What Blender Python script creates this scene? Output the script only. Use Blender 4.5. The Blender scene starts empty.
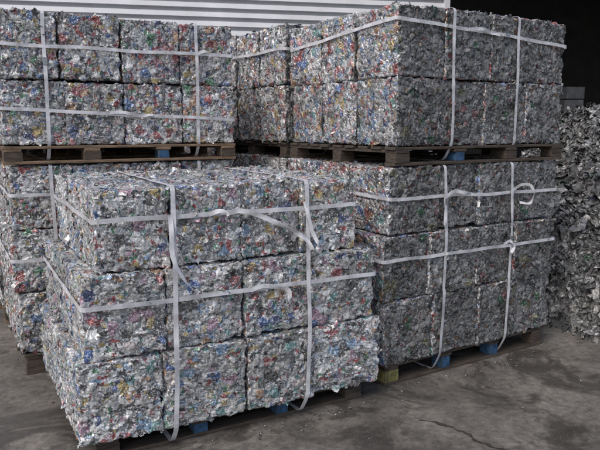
import bpy, bmesh, math, random
from mathutils import Vector, Matrix, noise
import numpy as np
random.seed(7)
R=random.random
def U(a,b): return a+(b-a)*R()
scene=bpy.context.scene
coll=scene.collection

# ------------------------------------------------------------ materials
def newmat(name):
    m=bpy.data.materials.new(name); m.use_nodes=True
    nt=m.node_tree; nt.nodes.clear()
    out=nt.nodes.new('ShaderNodeOutputMaterial')
    b=nt.nodes.new('ShaderNodeBsdfPrincipled')
    nt.links.new(b.outputs[0],out.inputs[0])
    return m,nt,b
def N(nt,t,**k):
    n=nt.nodes.new(t)
    for a,v in k.items(): setattr(n,a,v)
    return n
def ramp(nt,stops,interp='LINEAR'):
    r=nt.nodes.new('ShaderNodeValToRGB'); cr=r.color_ramp; cr.interpolation=interp
    cr.elements[0].position=stops[0][0]; cr.elements[0].color=(*stops[0][1],1)
    cr.elements[1].position=stops[-1][0]; cr.elements[1].color=(*stops[-1][1],1)
    for p,c in stops[1:-1]:
        e=cr.elements.new(p); e.color=(*c,1)
    return r
def mixc(nt,fac,a,b,mode='MIX'):
    n=nt.nodes.new('ShaderNodeMix'); n.data_type='RGBA'; n.blend_type=mode
    for s,v in ((0,fac),(6,a),(7,b)):
        if hasattr(v,'links') or hasattr(v,'is_linked'): nt.links.new(v,n.inputs[s])
        elif isinstance(v,(int,float)): n.inputs[s].default_value=v
        else: n.inputs[s].default_value=(*v,1)
    return n.outputs[2]
def noi(nt,vec,scale,detail=4,rough=.6,dist=0):
    n=nt.nodes.new('ShaderNodeTexNoise'); n.inputs['Scale'].default_value=scale
    n.inputs['Detail'].default_value=detail; n.inputs['Roughness'].default_value=rough
    n.inputs['Distortion'].default_value=dist
    nt.links.new(vec,n.inputs['Vector']); return n
def g(v,t=(1,1,1)): return (v*t[0],v*t[1],v*t[2])

def palette(colorful,seed,mute=.22):
    rr=random.Random(seed)
    grays=[g(.68),g(.52,(.98,1,1.03)),g(.42),g(.78),g(.30),g(.58,(.97,1,1.04)),g(.17),g(.46),g(.72,(1,.985,.95)),g(.35,(.96,1,1.06)),g(.82),g(.22)]
    cols=[(.46,.07,.06),(.07,.16,.44),(.10,.32,.17),(.56,.42,.15),(.54,.24,.25),(.22,.36,.54),(.56,.32,.17),(.46,.28,.38),(.16,.36,.36),(.36,.05,.05),(.06,.10,.26),(.52,.50,.28),(.50,.56,.64),(.62,.54,.52),(.44,.09,.10),(.12,.24,.50)]
    cols=[tuple(x*(1-mute)+.40*mute for x in c) for c in cols]
    n=30; k=round(n*colorful); idx=list(range(n)); rr.shuffle(idx); ci=set(idx[:k]); cc=cols[:]; rr.shuffle(cc)
    L=[];q=0
    for i in range(n):
        if i in ci: L.append(cc[q%16]); q+=1
        else: L.append(rr.choice(grays))
    return [(i/n,c) for i,c in enumerate(L)]

def bale_mat(name,colorful,dark,seed,metal=.28,rough=.44):
    m,nt,b=newmat(name); L=nt.links.new
    tc=N(nt,'ShaderNodeTexCoord'); oi=N(nt,'ShaderNodeObjectInfo')
    mul=N(nt,'ShaderNodeVectorMath',operation='SCALE'); mul.inputs[0].default_value=(37,71,53); L(oi.outputs['Random'],mul.inputs['Scale'])
    add=N(nt,'ShaderNodeVectorMath',operation='ADD'); L(tc.outputs['Object'],add.inputs[0]); L(mul.outputs[0],add.inputs[1])
    base=add.outputs[0]
    dn=noi(nt,base,26,2,.6)
    s=N(nt,'ShaderNodeVectorMath',operation='SCALE'); s.inputs['Scale'].default_value=.055; L(dn.outputs['Color'],s.inputs[0])
    w=N(nt,'ShaderNodeVectorMath',operation='ADD'); L(base,w.inputs[0]); L(s.outputs[0],w.inputs[1]); wv=w.outputs[0]
    def vor(scale,feature='F1'):
        v=N(nt,'ShaderNodeTexVoronoi',feature=feature); v.inputs['Scale'].default_value=scale; L(wv,v.inputs['Vector']); return v
    v1=vor(21); v2=vor(46)
    def pick(v,pal):
        sp=N(nt,'ShaderNodeSeparateColor'); L(v.outputs['Color'],sp.inputs[0])
        r=ramp(nt,pal,'CONSTANT'); L(sp.outputs[0],r.inputs[0]); return r.outputs[0],sp
    c1,s1=pick(v1,palette(colorful,seed)); c2,s2=pick(v2,palette(colorful*.9,seed+5))
    mk=N(nt,'ShaderNodeMath',operation='GREATER_THAN'); mk.inputs[1].default_value=.45; L(s1.outputs[1],mk.inputs[0])
    c=mixc(nt,mk.outputs[0],c1,c2)
    f=noi(nt,wv,100,2,.68); fr=ramp(nt,[(.36,(.32,.32,.33)),(.46,(.82,.82,.83)),(.6,(1,1,1))]); L(f.outputs[0],fr.inputs[0])
    c=mixc(nt,.7,c,fr.outputs[0],'MULTIPLY')
    sr=ramp(nt,[(.57,(0,0,0)),(.62,(.9,.9,.9))]); L(f.outputs[0],sr.inputs[0])
    c=mixc(nt,sr.outputs[0],c,(.82,.83,.84))
    d2=noi(nt,wv,36,2,.6); dr=ramp(nt,[(.34,(0,0,0)),(.40,(1,1,1))]); L(d2.outputs[0],dr.inputs[0])
    c=mixc(nt,dr.outputs[0],(.08,.08,.083),c)  # dark crevice shade painted into the colour as noise patches
    gr=noi(nt,base,5,2,.6); grr=ramp(nt,[(.35,(.68,.67,.65)),(.6,(1,1,1))]); L(gr.outputs[0],grr.inputs[0])
    c=mixc(nt,.8,c,grr.outputs[0],'MULTIPLY')
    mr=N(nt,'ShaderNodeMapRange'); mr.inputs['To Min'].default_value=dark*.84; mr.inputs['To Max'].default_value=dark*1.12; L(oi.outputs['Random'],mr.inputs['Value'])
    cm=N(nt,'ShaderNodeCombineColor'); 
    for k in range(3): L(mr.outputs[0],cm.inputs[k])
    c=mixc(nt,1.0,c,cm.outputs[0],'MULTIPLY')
    L(c,b.inputs['Base Color'])
    b.inputs['Metallic'].default_value=metal; b.inputs['Roughness'].default_value=rough
    bn=noi(nt,base,62,2,.62)
    bp=N(nt,'ShaderNodeBump'); bp.inputs['Strength'].default_value=.6; bp.inputs['Distance'].default_value=.007
    L(bn.outputs[0],bp.inputs['Height']); L(bp.outputs[0],b.inputs['Normal'])
    return m
M_A=bale_mat('crushed_cans_bright',.30,1.08,3)
M_Ae=bale_mat('crushed_cans_bright_end',.33,1.06,11)
M_D=bale_mat('crushed_cans_mixed',.36,1.0,21)
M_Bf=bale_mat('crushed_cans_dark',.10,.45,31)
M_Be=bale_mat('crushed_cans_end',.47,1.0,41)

def simple(name,col,rough=.6,metal=0,nscale=20,var=.4,bump=.2,bdist=.004,stretch=None):
    m,nt,b=newmat(name); L=nt.links.new
    tc=N(nt,'ShaderNodeTexCoord'); vec=tc.outputs['Object']
    if stretch:
        mp=N(nt,'ShaderNodeMapping'); mp.inputs['Scale'].default_value=stretch; L(vec,mp.inputs[0]); vec=mp.outputs[0]
    n=noi(nt,vec,nscale,5,.65)
    r=ramp(nt,[(.3,tuple(x*(1-var) for x in col)),(.7,tuple(min(1,x*(1+var)) for x in col))]); L(n.outputs[0],r.inputs[0])
    L(r.outputs[0],b.inputs['Base Color']); b.inputs['Roughness'].default_value=rough; b.inputs['Metallic'].default_value=metal
    bp=N(nt,'ShaderNodeBump'); bp.inputs['Strength'].default_value=bump; bp.inputs['Distance'].default_value=bdist
    L(n.outputs[0],bp.inputs['Height']); L(bp.outputs[0],b.inputs['Normal'])
    return m
M_strap=simple('white_plastic_strap',(.60,.60,.63),.42,0,14,.34,.1)
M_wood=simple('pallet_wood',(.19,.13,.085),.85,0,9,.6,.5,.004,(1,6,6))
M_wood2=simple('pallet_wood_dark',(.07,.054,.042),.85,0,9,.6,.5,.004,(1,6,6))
M_blue=simple('pallet_block_blue',(.03,.085,.17),.8,0,25,.7,.3)
M_yel=simple('pallet_block_yellow',(.17,.155,.06),.8,0,25,.7,.3)
M_seal=simple('steel_seal',(.45,.45,.46),.35,.8,60,.2)

# ------------------------------------------------------------ helpers
def mkobj(name,mesh,parent=None,mats=(),smooth=False):
    o=bpy.data.objects.new(name,mesh); coll.objects.link(o)
    for m in mats: mesh.materials.append(m)
    if smooth:
        for p in mesh.polygons: p.use_smooth=True
    if parent: o.parent=parent
    return o
def boxes(name,lst,mats,parent=None,bev=.004):
    bm=bmesh.new()
    for (cx,cy,cz,sx,sy,sz,mi,rz) in lst:
        M=Matrix.Translation((cx,cy,cz))@Matrix.Rotation(rz,4,'Z')@Matrix.Diagonal((sx,sy,sz,1))
        r=bmesh.ops.create_cube(bm,size=1,matrix=M)
        fs=set(f for v in r['verts'] for f in v.link_faces)
        for f in fs: f.material_index=mi
    if bev: bmesh.ops.bevel(bm,geom=list(bm.edges),offset=bev,segments=1,affect='EDGES')
    me=bpy.data.meshes.new(name); bm.to_mesh(me); bm.free()
    return mkobj(name,me,parent,mats)

# ------------------------------------------------------------ bale mesh variants
BX,BY,BZ=.375,.40,.40
def flake(verts,faces,c,nrm,size,curl):
    t=Vector((U(-1,1),U(-1,1),U(-1,1))); t=(t-nrm*t.dot(nrm)).normalized(); s=nrm.cross(t)
    n0=len(verts)
    rows=3
    a=U(.1,curl)
    p=c-t*size*.5; d=(t+nrm*a*.3).normalized()
    w=size*U(.35,.8)
    for i in range(rows):
        sk=s*w*.5*U(.6,1.1)
        verts.append(tuple(p-sk+nrm*U(-.003,.003))); verts.append(tuple(p+sk*U(.6,1.2)+nrm*U(-.003,.003)))
        d=(d+nrm*U(-.9,1.0)*a).normalized(); p=p+d*size/(rows-1)
    for i in range(rows-1):
        k=n0+2*i; faces.append((k,k+1,k+3,k+2))
def crumple(verts,faces,c,nrm,size):
    t=Vector((U(-1,1),U(-1,1),U(-1,1))); t=(t-nrm*t.dot(nrm)).normalized(); s=nrm.cross(t)
    n0=len(verts); asp=U(.4,1); k=4; am=size*U(.12,.30)
    for i in range(k):
        for j in range(k):
            verts.append(tuple(c+t*size*(i/3-.5+U(-.12,.12))+s*size*asp*(j/3-.5+U(-.12,.12))+nrm*U(-am,am)))
    for i in range(k-1):
        for j in range(k-1):
            if i!=1 and j!=1 and R()<.25: continue
            a=n0+i*k+j; faces.append((a,a+1,a+k)); faces.append((a+1,a+k+1,a+k))
def bale_mesh(idx):
    bm=bmesh.new(); bmesh.ops.create_cube(bm,size=1)
    bmesh.ops.subdivide_edges(bm,edges=bm.edges[:],cuts=43,use_grid_fill=True)
    off=Vector((idx*13.7,idx*5.1,-idx*9.3))
    for f in bm.faces:
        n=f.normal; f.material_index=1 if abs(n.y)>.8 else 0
    for v in bm.verts:
        c=v.co
        q=Vector((c.x*BX,c.y*BY,c.z*BZ))
        h=Vector((BX/2,BY/2,BZ/2)); r=.013*(1+.9*noise.noise(q*12+off))
        k=Vector([max(0,abs(q[i])-(h[i]-r)) for i in range(3)])
        if k.length>r: 
            kk=k*(r/k.length)
            q=Vector([math.copysign(h[i]-r+kk[i],q[i]) if k[i]>0 else q[i] for i in range(3)])
        inward=Vector([-(q[i]/h[i])**7/ h[i] for i in range(3)])
        if inward.length>0: inward.normalize()
        d,pts=noise.voronoi(q*20+off+noise.noise_vector(q*18+off)*.6)
        crease=max(0,.25-(d[1]-d[0]))/.25
        lo=.5+.5*noise.noise(q*5+off)
        plate=noise.cell(pts[0]*7.3)
        amt=.008*lo+.007*crease+.005*abs(plate)-.003
        e=sorted([h[i]-abs(q[i]) for i in range(3)])[1]
        if e<.055:
            amt+=max(0,noise.noise(q*13+off*2)-.05)*.036*(1-e/.055)
        q=q+inward*amt+noise.noise_vector(q*50+off)*.0028+noise.noise_vector(q*15+off)*.005
        v.co=q
    me0=bpy.data.meshes.new('tmp'); bm.to_mesh(me0); bm.free()
    verts=[tuple(v.co) for v in me0.vertices]; faces=[tuple(p.vertices) for p in me0.polygons]; mi=[p.material_index for p in me0.polygons]
    for i in range(240):
        p=random.choice(me0.polygons); nf=len(faces)
        flake(verts,faces,p.center+p.normal*.001,p.normal.copy(),U(.014,.046),.55)
        mi+= [p.material_index]*(len(faces)-nf)
    me=bpy.data.meshes.new('can_bale'); me.from_pydata(verts,[],faces)
    me.polygons.foreach_set('material_index',mi); me.materials.append(M_A); me.materials.append(M_A); me.update()
    return me
VARS=[bale_mesh(i) for i in range(10)]

def ribbon(name,pts,nrms,width,parent,mat=M_strap,closed=False,thick=.0012):
    n=len(pts); verts=[];faces=[]
    for i in range(n):
        a=pts[(i-1)%n] if (closed or i>0) else pts[i]; b=pts[(i+1)%n] if (closed or i<n-1) else pts[i]
        t=(b-a).normalized(); w=t.cross(nrms[i]).normalized()*width/2
        nn=w.cross(t).normalized()*thick/2
        for q in (pts[i]-w-nn,pts[i]+w-nn,pts[i]+w+nn,pts[i]-w+nn): verts.append(tuple(q))
    m=n if closed else n-1
    for i in range(m):
        a=4*i; b=4*((i+1)%n)
        for k in range(4):
            faces.append((a+k,a+(k+1)%4,b+(k+1)%4,b+k))
    me=bpy.data.meshes.new(name); me.from_pydata(verts,[],faces); me.update()
    return mkobj(name,me,parent,[mat])
def resample(poly,step,closed=True):
    out=[]
    n=len(poly)
    for i in range(n if closed else n-1):
        a=poly[i]; b=poly[(i+1)%n]; k=max(1,int((b-a).length/step))
        for j in range(k): out.append(a.lerp(b,j/k))
    if not closed: out.append(poly[-1])
    return out
def smooth_pts(p,it=1):
    for _ in range(it):
        n=len(p); p=[(p[(i-1)%n]+p[i]*2+p[(i+1)%n])/4 for i in range(n)]
    return p
def hull2(pts):
    pts=sorted(set(pts))
    def half(P):
        h=[]
        for p in P:
            while len(h)>1 and (h[-1][0]-h[-2][0])*(p[1]-h[-2][1])-(h[-1][1]-h[-2][1])*(p[0]-h[-2][0])<=0: h.pop()
            h.append(p)
        return h
    a=half(pts); b=half(pts[::-1]); return a[:-1]+b[:-1]
G=.007
def vstrap(parent,tiers,x,zbot,width=.028,lean=0):
    P=[]
    for (z0,h,xo,yo,w,d) in tiers:
        P+=[(yo-G,z0+.01),(yo-G,z0+h+G*.5),(yo+d+G,z0+.01),(yo+d+G,z0+h+G*.5)]
    y0=tiers[0][3]; d0=tiers[0][5]
    P+=[(y0+.06,zbot),(y0+d0-.06,zbot)]
    H=hull2(P); poly=[Vector((x,a,b)) for a,b in H]
    p=smooth_pts(resample(poly,.02),2); n=len(p)
    zc=sum(q.z for q in p)/n; yc=sum(q.y for q in p)/n
    nr=[]
    sd=R()*50
    for i in range(n):
        t=p[(i+1)%n]-p[(i-1)%n]; nn=Vector((0,t.z,-t.y)).normalized()
        nr.append((nn+Vector((noise.noise(Vector((sd,i*.12,0)))*.3,0,0))).normalized())
    p=[q+Vector((noise.noise(Vector((sd,i*.05,3)))*.010+lean*(q.z-zc),0,0))+nr[i]*(max(0,noise.noise(Vector((sd,i*.1,7))))*.004+.002) for i,q in enumerate(p)]
    return ribbon('vertical_strap',p,nr,width,parent,closed=True)
def hstrap(parent,tier,zs,width=.026,G=.009):
    z0,h,xo,yo,w,d=tier
    C=[Vector((xo-G,yo-G,zs[0])),Vector((xo+w+G,yo-G,zs[1])),Vector((xo+w+G,yo+d+G,zs[2])),Vector((xo-G,yo+d+G,zs[3]))]
    p=smooth_pts(resample(C,.02),2); n=len(p); sd=R()*50; nr=[]
    for i in range(n):
        t=p[(i+1)%n]-p[(i-1)%n]; nn=Vector((t.y,-t.x,0)).normalized()
        nr.append((nn+Vector((0,0,noise.noise(Vector((sd,i*.12,0)))*.35))).normalized())
    p=[q+Vector((0,0,noise.noise(Vector((sd,i*.06,3)))*.010))+nr[i]*max(0,noise.noise(Vector((sd,i*.1,7))))*.004 for i,q in enumerate(p)]
    return ribbon('horizontal_strap',p,nr,width,parent,closed=True)
def tail(parent,pts,width=.026,twist=.6,base=(0,-1,0)):
    P=[Vector(p) for p in pts]
    Q=[]
    e=[P[0]*2-P[1]]+P+[P[-1]*2-P[-2]]
    for i in range(1,len(e)-2):
        for j in range(10):
            t=j/10; a,b,c,d=e[i-1:i+3]
            Q.append(.5*((2*b)+(c-a)*t+(2*a-5*b+4*c-d)*t*t+(3*b-a-3*c+d)*t**3))
    Q.append(P[-1]); n=len(Q); sd=R()*90
    nr=[]
    for i in range(n):
        an=twist*noise.noise(Vector((sd,i*.09,0)))*3*(i/n)
        t=(Q[min(i+1,n-1)]-Q[max(i-1,0)]).normalized()
        nr.append(Matrix.Rotation(an,3,t)@Vector(base))
    return ribbon('loose_strap_end',Q,nr,width,parent)

def pallet(parent,x0,y0,w,d,z0,z1,blue=(),dark=False,yellow=False):
    L=[]; H=z1-z0; t=.018
    for k in range(3):
        yy=y0+.05+(d-.10)*k/2
        L.append((x0+w/2,yy,z0+t/2,w,.095,t,1 if dark else 0,U(-.004,.004)))
        bl=H-3*t
        for j in range(4):
            xx=x0+.06+(w-.12)*j/3
            mi=1; bw=.11
            if j in blue and k==0: mi=2; bw=.075
            if yellow and k==0 and j==0: mi=3
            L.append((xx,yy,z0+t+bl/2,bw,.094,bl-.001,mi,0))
    for j in range(4):
        xx=x0+.06+(w-.12)*j/3
        L.append((xx,y0+d/2,z1-1.5*t,.10,d,t-.001,0,0))
    nb=9
    for k in range(nb):
        yy=y0+.05+(d-.10)*k/(nb-1)
        L.append((x0+w/2+U(-.008,.008),yy,z1-t/2,w+U(-.01,.02),.095,t-.001,0 if k%3!=1 else 1,U(-.004,.004)))
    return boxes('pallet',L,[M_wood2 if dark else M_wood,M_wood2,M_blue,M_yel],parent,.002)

def load(origin,ang,tiers,nx,ny,mats,zp,blue=(),vs=(),hs=(),pal_in=.02,yellow=False,dark=False,lean=0,w=.022):
    e=bpy.data.objects.new('aluminium_can_bale_stack',None); coll.objects.link(e)
    e.location=(origin[0],origin[1],0); e.rotation_euler=(0,0,math.radians(ang))
    for ti,(z0,h,xo,yo,tw,td) in enumerate(tiers):
        ws=[1+U(-.10,.10) for _ in range(nx)]; sw=sum(ws); ws=[a*tw/sw for a in ws]
        x=xo
        for i in range(nx):
            for j in range(ny):
                me=random.choice(VARS)
                o=bpy.data.objects.new('can_bale',me); coll.objects.link(o); o.parent=e
                hh=h*U(.998,1.018)
                jy=U(-.014,.012) if 0<j else U(-.004,.016)
                o.location=(x+ws[i]/2+U(-.003,.003),yo+td/ny*(j+.5)+jy,z0+h/2+(U(-.004,.008) if ti==len(tiers)-1 else 0))
                o.scale=(ws[i]*1.012/BX,td/ny/BY*1.01,hh/BZ)
                fl=random.choice([(0,0),(0,math.pi),(math.pi,0),(math.pi,math.pi)])
                o.rotation_euler=(fl[0]+U(-.014,.014),U(-.018,.018),fl[1]+U(-.028,.028))
                for s in range(2):
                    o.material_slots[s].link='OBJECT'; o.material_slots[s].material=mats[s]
            x+=ws[i]
    z0,h,xo,yo,tw,td=tiers[0]
    pallet(e,xo+pal_in,yo+pal_in,tw-2*pal_in,td-2*pal_in,zp,z0-.002,blue,dark,yellow)
    for x in vs: vstrap(e,tiers,x,zp+.02,w,lean)
    for (ti,zs) in hs: hstrap(e,tiers[ti],zs,w*.95)
    return e

# A : front-left load, 3 tiers
tA=[(.11,.40,-.01,-.02,1.70,1.24),(.51,.405,.03,.0,1.62,1.20),(.915,.395,.11,.046,1.43,1.16)]
A=load((-1.013,2.802),28.8,tA,4,3,(M_Ae,M_A),0.0,(1,2),vs=(.46,1.20),hs=((2,(1.165,1.165,1.16,1.18)),(1,(.775,.76,.76,.80))),lean=.03,w=.024,dark=True,pal_in=.08)
# B : right-hand column
tB=[(.135,.41,0,0,1.56,1.2),(.545,.405,-.03,-.01,1.57,1.2),(.95,.405,.02,.01,1.54,1.19)]
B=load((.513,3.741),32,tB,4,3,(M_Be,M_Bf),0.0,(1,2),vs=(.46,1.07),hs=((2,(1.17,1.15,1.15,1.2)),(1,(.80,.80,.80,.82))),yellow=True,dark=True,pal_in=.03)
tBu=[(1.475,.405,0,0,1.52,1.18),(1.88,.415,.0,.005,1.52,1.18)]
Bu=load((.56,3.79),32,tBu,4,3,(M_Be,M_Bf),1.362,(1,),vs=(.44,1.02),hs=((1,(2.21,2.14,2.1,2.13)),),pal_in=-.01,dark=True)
# C : behind B
cx,cy=.56-.53*1.27,3.79+.848*1.27
tC=[(.14,.405,0,0,1.5,1.2),(.545,.405,0,0,1.5,1.2),(.95,.405,0,0,1.5,1.2)]
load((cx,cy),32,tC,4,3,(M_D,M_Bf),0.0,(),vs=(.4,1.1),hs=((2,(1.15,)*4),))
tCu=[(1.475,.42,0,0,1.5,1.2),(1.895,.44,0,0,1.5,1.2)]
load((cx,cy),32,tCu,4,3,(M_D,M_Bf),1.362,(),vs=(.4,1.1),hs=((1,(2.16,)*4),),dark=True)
# D : back-left
tD=[(.14,.405,0,0,1.5,1.2),(.545,.405,-.02,0,1.52,1.2),(.95,.405,0,.01,1.5,1.19)]
load((-1.775,3.935),29.3,tD,4,3,(M_D,M_D),0.0,(1,),vs=(.24,1.22),hs=((2,(1.17,1.15,1.15,1.2)),(1,(.76,.76,.76,.8))),dark=True)
tDu=[(1.475,.40,-.03,0,1.53,1.2),(1.875,.41,-.03,.0,1.52,1.19)]
Du=load((-1.775,3.935),29.3,tDu,4,3,(M_D,M_D),1.362,(2,),vs=(.24,1.22),hs=((1,(2.08,2.08,2.05,2.06)),(0,(1.70,1.64,1.65,1.7))),pal_in=-.005)
# rear rows added so pallet gaps look dark, hiding the lit white wall
tE=[(.14,.42,0,0,1.5,1.1),(.56,.42,0,0,1.5,1.1),(.98,.42,0,0,1.5,1.1),(1.40,.42,0,0,1.5,1.1)]
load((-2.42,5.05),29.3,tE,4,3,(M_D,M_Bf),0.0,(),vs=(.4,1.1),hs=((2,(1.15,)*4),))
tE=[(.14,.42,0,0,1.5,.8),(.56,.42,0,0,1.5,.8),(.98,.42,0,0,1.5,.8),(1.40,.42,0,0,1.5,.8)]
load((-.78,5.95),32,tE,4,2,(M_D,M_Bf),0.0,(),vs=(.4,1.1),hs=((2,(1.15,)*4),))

# loose strap ends (stack-local coords x,y,z)
tw=.023
tail(A,[(.46,.02,1.17),(.455,-.01,1.08),(.45,-.03,.99),(.48,-.055,.90),(.535,-.07,.82)],tw,.9)
tail(A,[(.76,.03,1.165),(.82,.02,1.175),(.90,.01,1.155),(1.0,-.0,1.11),(1.10,-.015,1.06),(1.17,-.03,1.01),(1.21,-.04,.95)],tw*1.1,.9)
tail(A,[(.66,.035,1.165),(.71,.02,1.18),(.75,.01,1.165),(.74,.0,1.135)],tw,1.6)
tail(A,[(1.2,.03,1.20),(1.215,.0,1.10),(1.23,-.01,1.03),(1.255,-.025,.97),(1.235,-.03,.94)],tw*.9,1.2)
tail(A,[(.86,-.01,.765),(.93,-.015,.78),(1.01,-.02,.765),(1.07,-.03,.745),(1.075,-.035,.68)],tw,1.2)
tail(B,[(.46,-.0,1.17),(.45,-.02,1.10),(.44,-.03,1.03),(.43,-.04,.96)],.021,.8)
tail(B,[(.46,-.01,1.16),(.52,-.02,1.195),(.60,-.03,1.18),(.68,-.02,1.17)],.021,.9)
tail(B,[(1.07,-.0,1.16),(1.13,-.03,1.205),(1.20,-.05,1.20),(1.23,-.06,1.14),(1.19,-.06,1.08),(1.11,-.04,1.09)],.019,1.0)
tail(B,[(1.0,-.02,.81),(1.05,-.03,.83),(1.08,-.04,.79),(1.05,-.04,.75)],.020,1.2)
tail(Du,[(1.22,-.01,2.08),(1.27,-.02,2.10),(1.31,-.03,2.075),(1.29,-.03,2.04)],.020,1.2)
tail(Du,[(.62,-.012,1.68),(.70,-.018,1.685),(.80,-.022,1.665),(.9,-.018,1.67)],.020,.9)
tail(Bu,[(.55,-.012,2.18),(.66,-.02,2.19),(.75,-.02,2.17),(.84,-.018,2.165)],.020,.8)
def seal(par,x,y,z,vert): 
    boxes('strap_seal',[(x,y,z,.027 if vert else .045,.005,.045 if vert else .026,0,0)],[M_seal],par,.001)
seal(A,.46,.022,1.12,True); seal(A,1.2,.022,1.10,True); seal(A,.80,.03,1.167,False)
seal(B,.46,-.016,1.13,True); seal(B,1.07,-.020,.84,True); seal(Du,.24,-.014,1.99,True); seal(Bu,.9,-.014,2.17,False)

# ------------------------------------------------------------ ground
def ground():
    m,nt,b=newmat('dirty_concrete'); L=nt.links.new
    tc=N(nt,'ShaderNodeTexCoord'); v=tc.outputs['Object']
    n1=noi(nt,v,1.3,6,.64,.5); r1=ramp(nt,[(.36,(.075,.068,.060)),(.5,(.150,.136,.120)),(.66,(.245,.225,.20))]); L(n1.outputs[0],r1.inputs[0])
    n2=noi(nt,v,22,7,.78); r2=ramp(nt,[(.34,(.42,.42,.42)),(.66,(1.35,1.35,1.35))]); L(n2.outputs[0],r2.inputs[0])
    c=mixc(nt,.85,r1.outputs[0],r2.outputs[0],'MULTIPLY')
    n3=noi(nt,v,1.9,6,.66,.9); r3=ramp(nt,[(.50,(0,0,0)),(.58,(1,1,1))]); L(n3.outputs[0],r3.inputs[0])
    mu=N(nt,'ShaderNodeMath',operation='MULTIPLY'); mu.inputs[1].default_value=.72; L(r3.outputs[0],mu.inputs[0])
    c=mixc(nt,mu.outputs[0],c,(.045,.041,.036))
    n5=noi(nt,v,7,6,.65,.3); r5=ramp(nt,[(.56,(0,0,0)),(.66,(.6,.6,.6))]); L(n5.outputs[0],r5.inputs[0])
    c=mixc(nt,r5.outputs[0],c,(.05,.046,.041))
    n4=noi(nt,v,130,2,.6); r4=ramp(nt,[(.66,(0,0,0)),(.70,(1,1,1))]); L(n4.outputs[0],r4.inputs[0])
    c=mixc(nt,r4.outputs[0],c,(.30,.29,.27))
    L(c,b.inputs['Base Color'])
    rr=ramp(nt,[(0,(.8,.8,.8)),(1,(.36,.36,.36))]); L(r3.outputs[0],rr.inputs[0]); L(rr.outputs[0],b.inputs['Roughness'])
    bp=N(nt,'ShaderNodeBump'); bp.inputs['Strength'].default_value=.5; bp.inputs['Distance'].default_value=.006
    L(n2.outputs[0],bp.inputs['Height']); L(bp.outputs[0],b.inputs['Normal'])
    bm=bmesh.new(); bmesh.ops.create_grid(bm,x_segments=2,y_segments=2,size=150)
    me=bpy.data.meshes.new('ground'); bm.to_mesh(me); bm.free()
    return mkobj('ground',me,None,[m])
gnd=ground()
M_crack=simple('crack_dirt',(.04,.036,.031),.95,0,60,.5)
def crack(pts,wd):
    P=[Vector((x,y,.004)) for x,y in pts]; P=resample(P,.012,False)
    vs=[];fs=[]
    for i,p in enumerate(P):
        a=P[max(0,i-1)];b=P[min(len(P)-1,i+1)]; t=(b-a).normalized(); s=Vector((-t.y,t.x,0))
        q=p+s*noise.noise(p*5)*.06+s*noise.noise(p*22)*.022+s*noise.noise(p*70)*.006; k=wd*(.2+1.5*abs(noise.noise(p*17)))*min(1,(len(P)-i)/20,(i+1)/12)
        vs+= [tuple(q-s*k),tuple(q+s*k)]
        if i: fs.append((2*i-2,2*i-1,2*i+1,2*i))
    me=bpy.data.meshes.new('crack'); me.from_pydata(vs,[],fs); mkobj('crack',me,gnd,[M_crack])
crack([(.62,3.35),(.85,3.2),(1.05,2.95),(1.3,2.9),(1.7,2.7)],.012)

# ------------------------------------------------------------ litter & scrap pile
M_scrap=bale_mat('loose_scrap',.05,.44,77,.40,.42)
M_lit=bale_mat('ground_litter',.15,.6,87,.35)
def lit():
    k=R()
    if k<.6:
        s=U(-.1,1.7); o,a=((-1.013,2.802),28.8) if R()<.5 else ((.513,3.741),32)
        a=math.radians(a); d=-abs(random.gauss(0,.09)); x=o[0]+math.cos(a)*s-math.sin(a)*d; y=o[1]+math.sin(a)*s+math.cos(a)*d
    else: x,y=U(-2.5,3),U(2.2,5.5)
    return Vector((x,y,.005)),Vector((U(-.3,.3),U(-.3,.3),1)).normalized()
verts=[];faces=[]
for _ in range(240):
    c,nr=lit(); crumple(verts,faces,c,nr,U(.005,.02))
me=bpy.data.meshes.new('aluminium_litter'); me.from_pydata(verts,[],faces); me.update(); mkobj('aluminium_litter',me,None,[M_lit])
PC=Vector((4.08,6.64,0)); PR=2.72; PH=2.08
def ph(x,y):
    r=math.hypot(x-PC.x,(y-PC.y))/PR
    r+=.09*noise.noise(Vector((x*1.5,y*1.5,2)))
    if r>1: return -.02
    return PH*(1-r**1.5)**.8*.97+.18*noise.noise(Vector((x*3,y*3,0)))+.12*noise.noise(Vector((x*8,y*8,4)))
def pile():
    verts=[];faces=[]; n=150
    for j in range(n):
        for i in range(n):
            x=PC.x-PR+2*PR*i/(n-1); y=PC.y-PR+2*PR*j/(n-1); verts.append((x,y,ph(x,y)-.04))
    for j in range(n-1):
        for i in range(n-1):
            a=j*n+i; faces.append((a,a+1,a+n+1,a+n))
    for _ in range(15000):
        x=PC.x+U(-PR,.8); y=PC.y+U(-PR,1.2); h=ph(x,y)
        if h<0: continue
        e=.03; nr=Vector((-(ph(x+e,y)-ph(x-e,y))/(2*e),-(ph(x,y+e)-ph(x,y-e))/(2*e),1))
        nr=(nr.normalized()+Vector((U(-.9,.9),U(-.9,.9),U(-.4,.4)))).normalized()
        crumple(verts,faces,Vector((x,y,h+U(-.02,.05))),nr,U(.04,.11)*(1.6 if R()<.15 else 1))
    me=bpy.data.meshes.new('scrap_aluminium_pile'); me.from_pydata(verts,[],faces); me.update()
    mkobj('scrap_aluminium_pile',me,None,[M_scrap])
pile()

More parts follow.
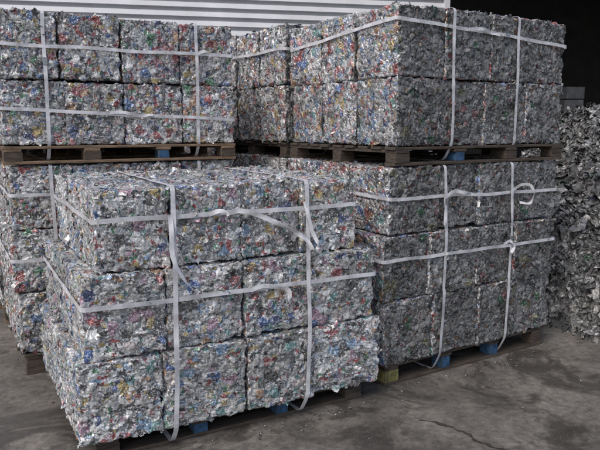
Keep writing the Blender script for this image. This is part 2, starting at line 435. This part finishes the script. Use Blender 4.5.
# ------------------------------------------------------------ background buildings
M_white=simple('white_painted_siding',(.66,.67,.70),.5,.0,3,.10,.05)
M_dark=simple('dark_shed_cladding',(.03,.03,.032),.8,0,4,.3,.1)
M_conc2=simple('concrete_block_dark',(.13,.13,.135),.85,0,12,.4,.3)
wh=bpy.data.objects.new('white_metal_building',None); coll.objects.link(wh)
ang=math.radians(12); wh.location=(1.75,8.2,0); wh.rotation_euler=(0,0,ang)
def siding():
    vs=[];fs=[]; z=.0; prof=[]
    while z<4.2:
        prof+=[(.02,z),(.02,z+.014),(-.045,z+.018),(-.03,z+.07),(.015,z+.088)]; z+=.10
    xs=[-11,-8.2,-5.4,-2.6,0]
    for (y,zz) in prof:
        for x in xs: vs.append((x,y,zz))
    n=len(xs)
    for k in range(len(prof)-1):
        for i in range(n-1): fs.append((k*n+i,k*n+i+1,(k+1)*n+i+1,(k+1)*n+i))
    me=bpy.data.meshes.new('siding'); me.from_pydata(vs,[],fs); mkobj('siding',me,wh,[M_white])
siding()
boxes('building_body',[(-5.5,3.05,2.1,11.0,6.0,4.2,0,0),(-5.5,3.0,4.28,11.4,6.6,.14,0,0),(.035,-.01,2.1,.07,.10,4.2,0,0)],[M_white],wh,.003)
sh=bpy.data.objects.new('open_storage_shed',None); coll.objects.link(sh)
boxes('shed_shell',[(8,16,3,13,.2,6,0,0),(14.4,11,3,.2,10,6,0,0),(8,11.2,5.2,13,10,.2,0,0),(8,6.3,4.9,13,.25,.8,0,0)],[M_dark],sh,.01)
boxes('shed_post',[(5.9,6.6,2.5,.2,.2,5.0,0,0),(11,6.6,2.5,.2,.2,5.0,0,0)],[M_dark],sh,.01)
L=[]
for k in range(12):
    L.append((3.84,9.3,.09+.178*k,.26,.30,.168,0,U(-.05,.05)))
boxes('concrete_block_stack',L,[M_conc2],None,.008)

# ------------------------------------------------------------ light
w=bpy.data.worlds.new("World"); scene.world=w; w.use_nodes=True
nt=w.node_tree; bg=nt.nodes['Background']
sky=nt.nodes.new('ShaderNodeTexSky'); sky.sky_type='NISHITA'; sky.sun_disc=False
sd=Vector((-.52,-.78,0)).normalized(); el=math.radians(50)
sky.sun_elevation=el; sky.sun_rotation=math.atan2(sd.x,sd.y); sky.air_density=1.0; sky.dust_density=3.0; sky.ozone_density=.6
nt.links.new(sky.outputs[0],bg.inputs[0]); bg.inputs[1].default_value=.15
s=bpy.data.lights.new('sun','SUN'); s.energy=1.5; s.angle=math.radians(35); s.color=(1,.97,.93)
so=bpy.data.objects.new('sun',s); coll.objects.link(so)
dirv=Vector((sd.x*math.cos(el),sd.y*math.cos(el),math.sin(el)))
so.rotation_euler=dirv.to_track_quat('Z','Y').to_euler()

# ------------------------------------------------------------ camera
cam=bpy.data.cameras.new('camera'); co=bpy.data.objects.new('camera',cam); coll.objects.link(co)
cam.sensor_width=36; cam.lens=38.6; cam.clip_end=500; cam.clip_start=.05
co.location=(0,0,1.6); co.rotation_euler=(math.radians(90-8.8),0,0)
scene.camera=co
scene.view_settings.view_transform='Standard'; scene.view_settings.look='None'; scene.view_settings.exposure=0
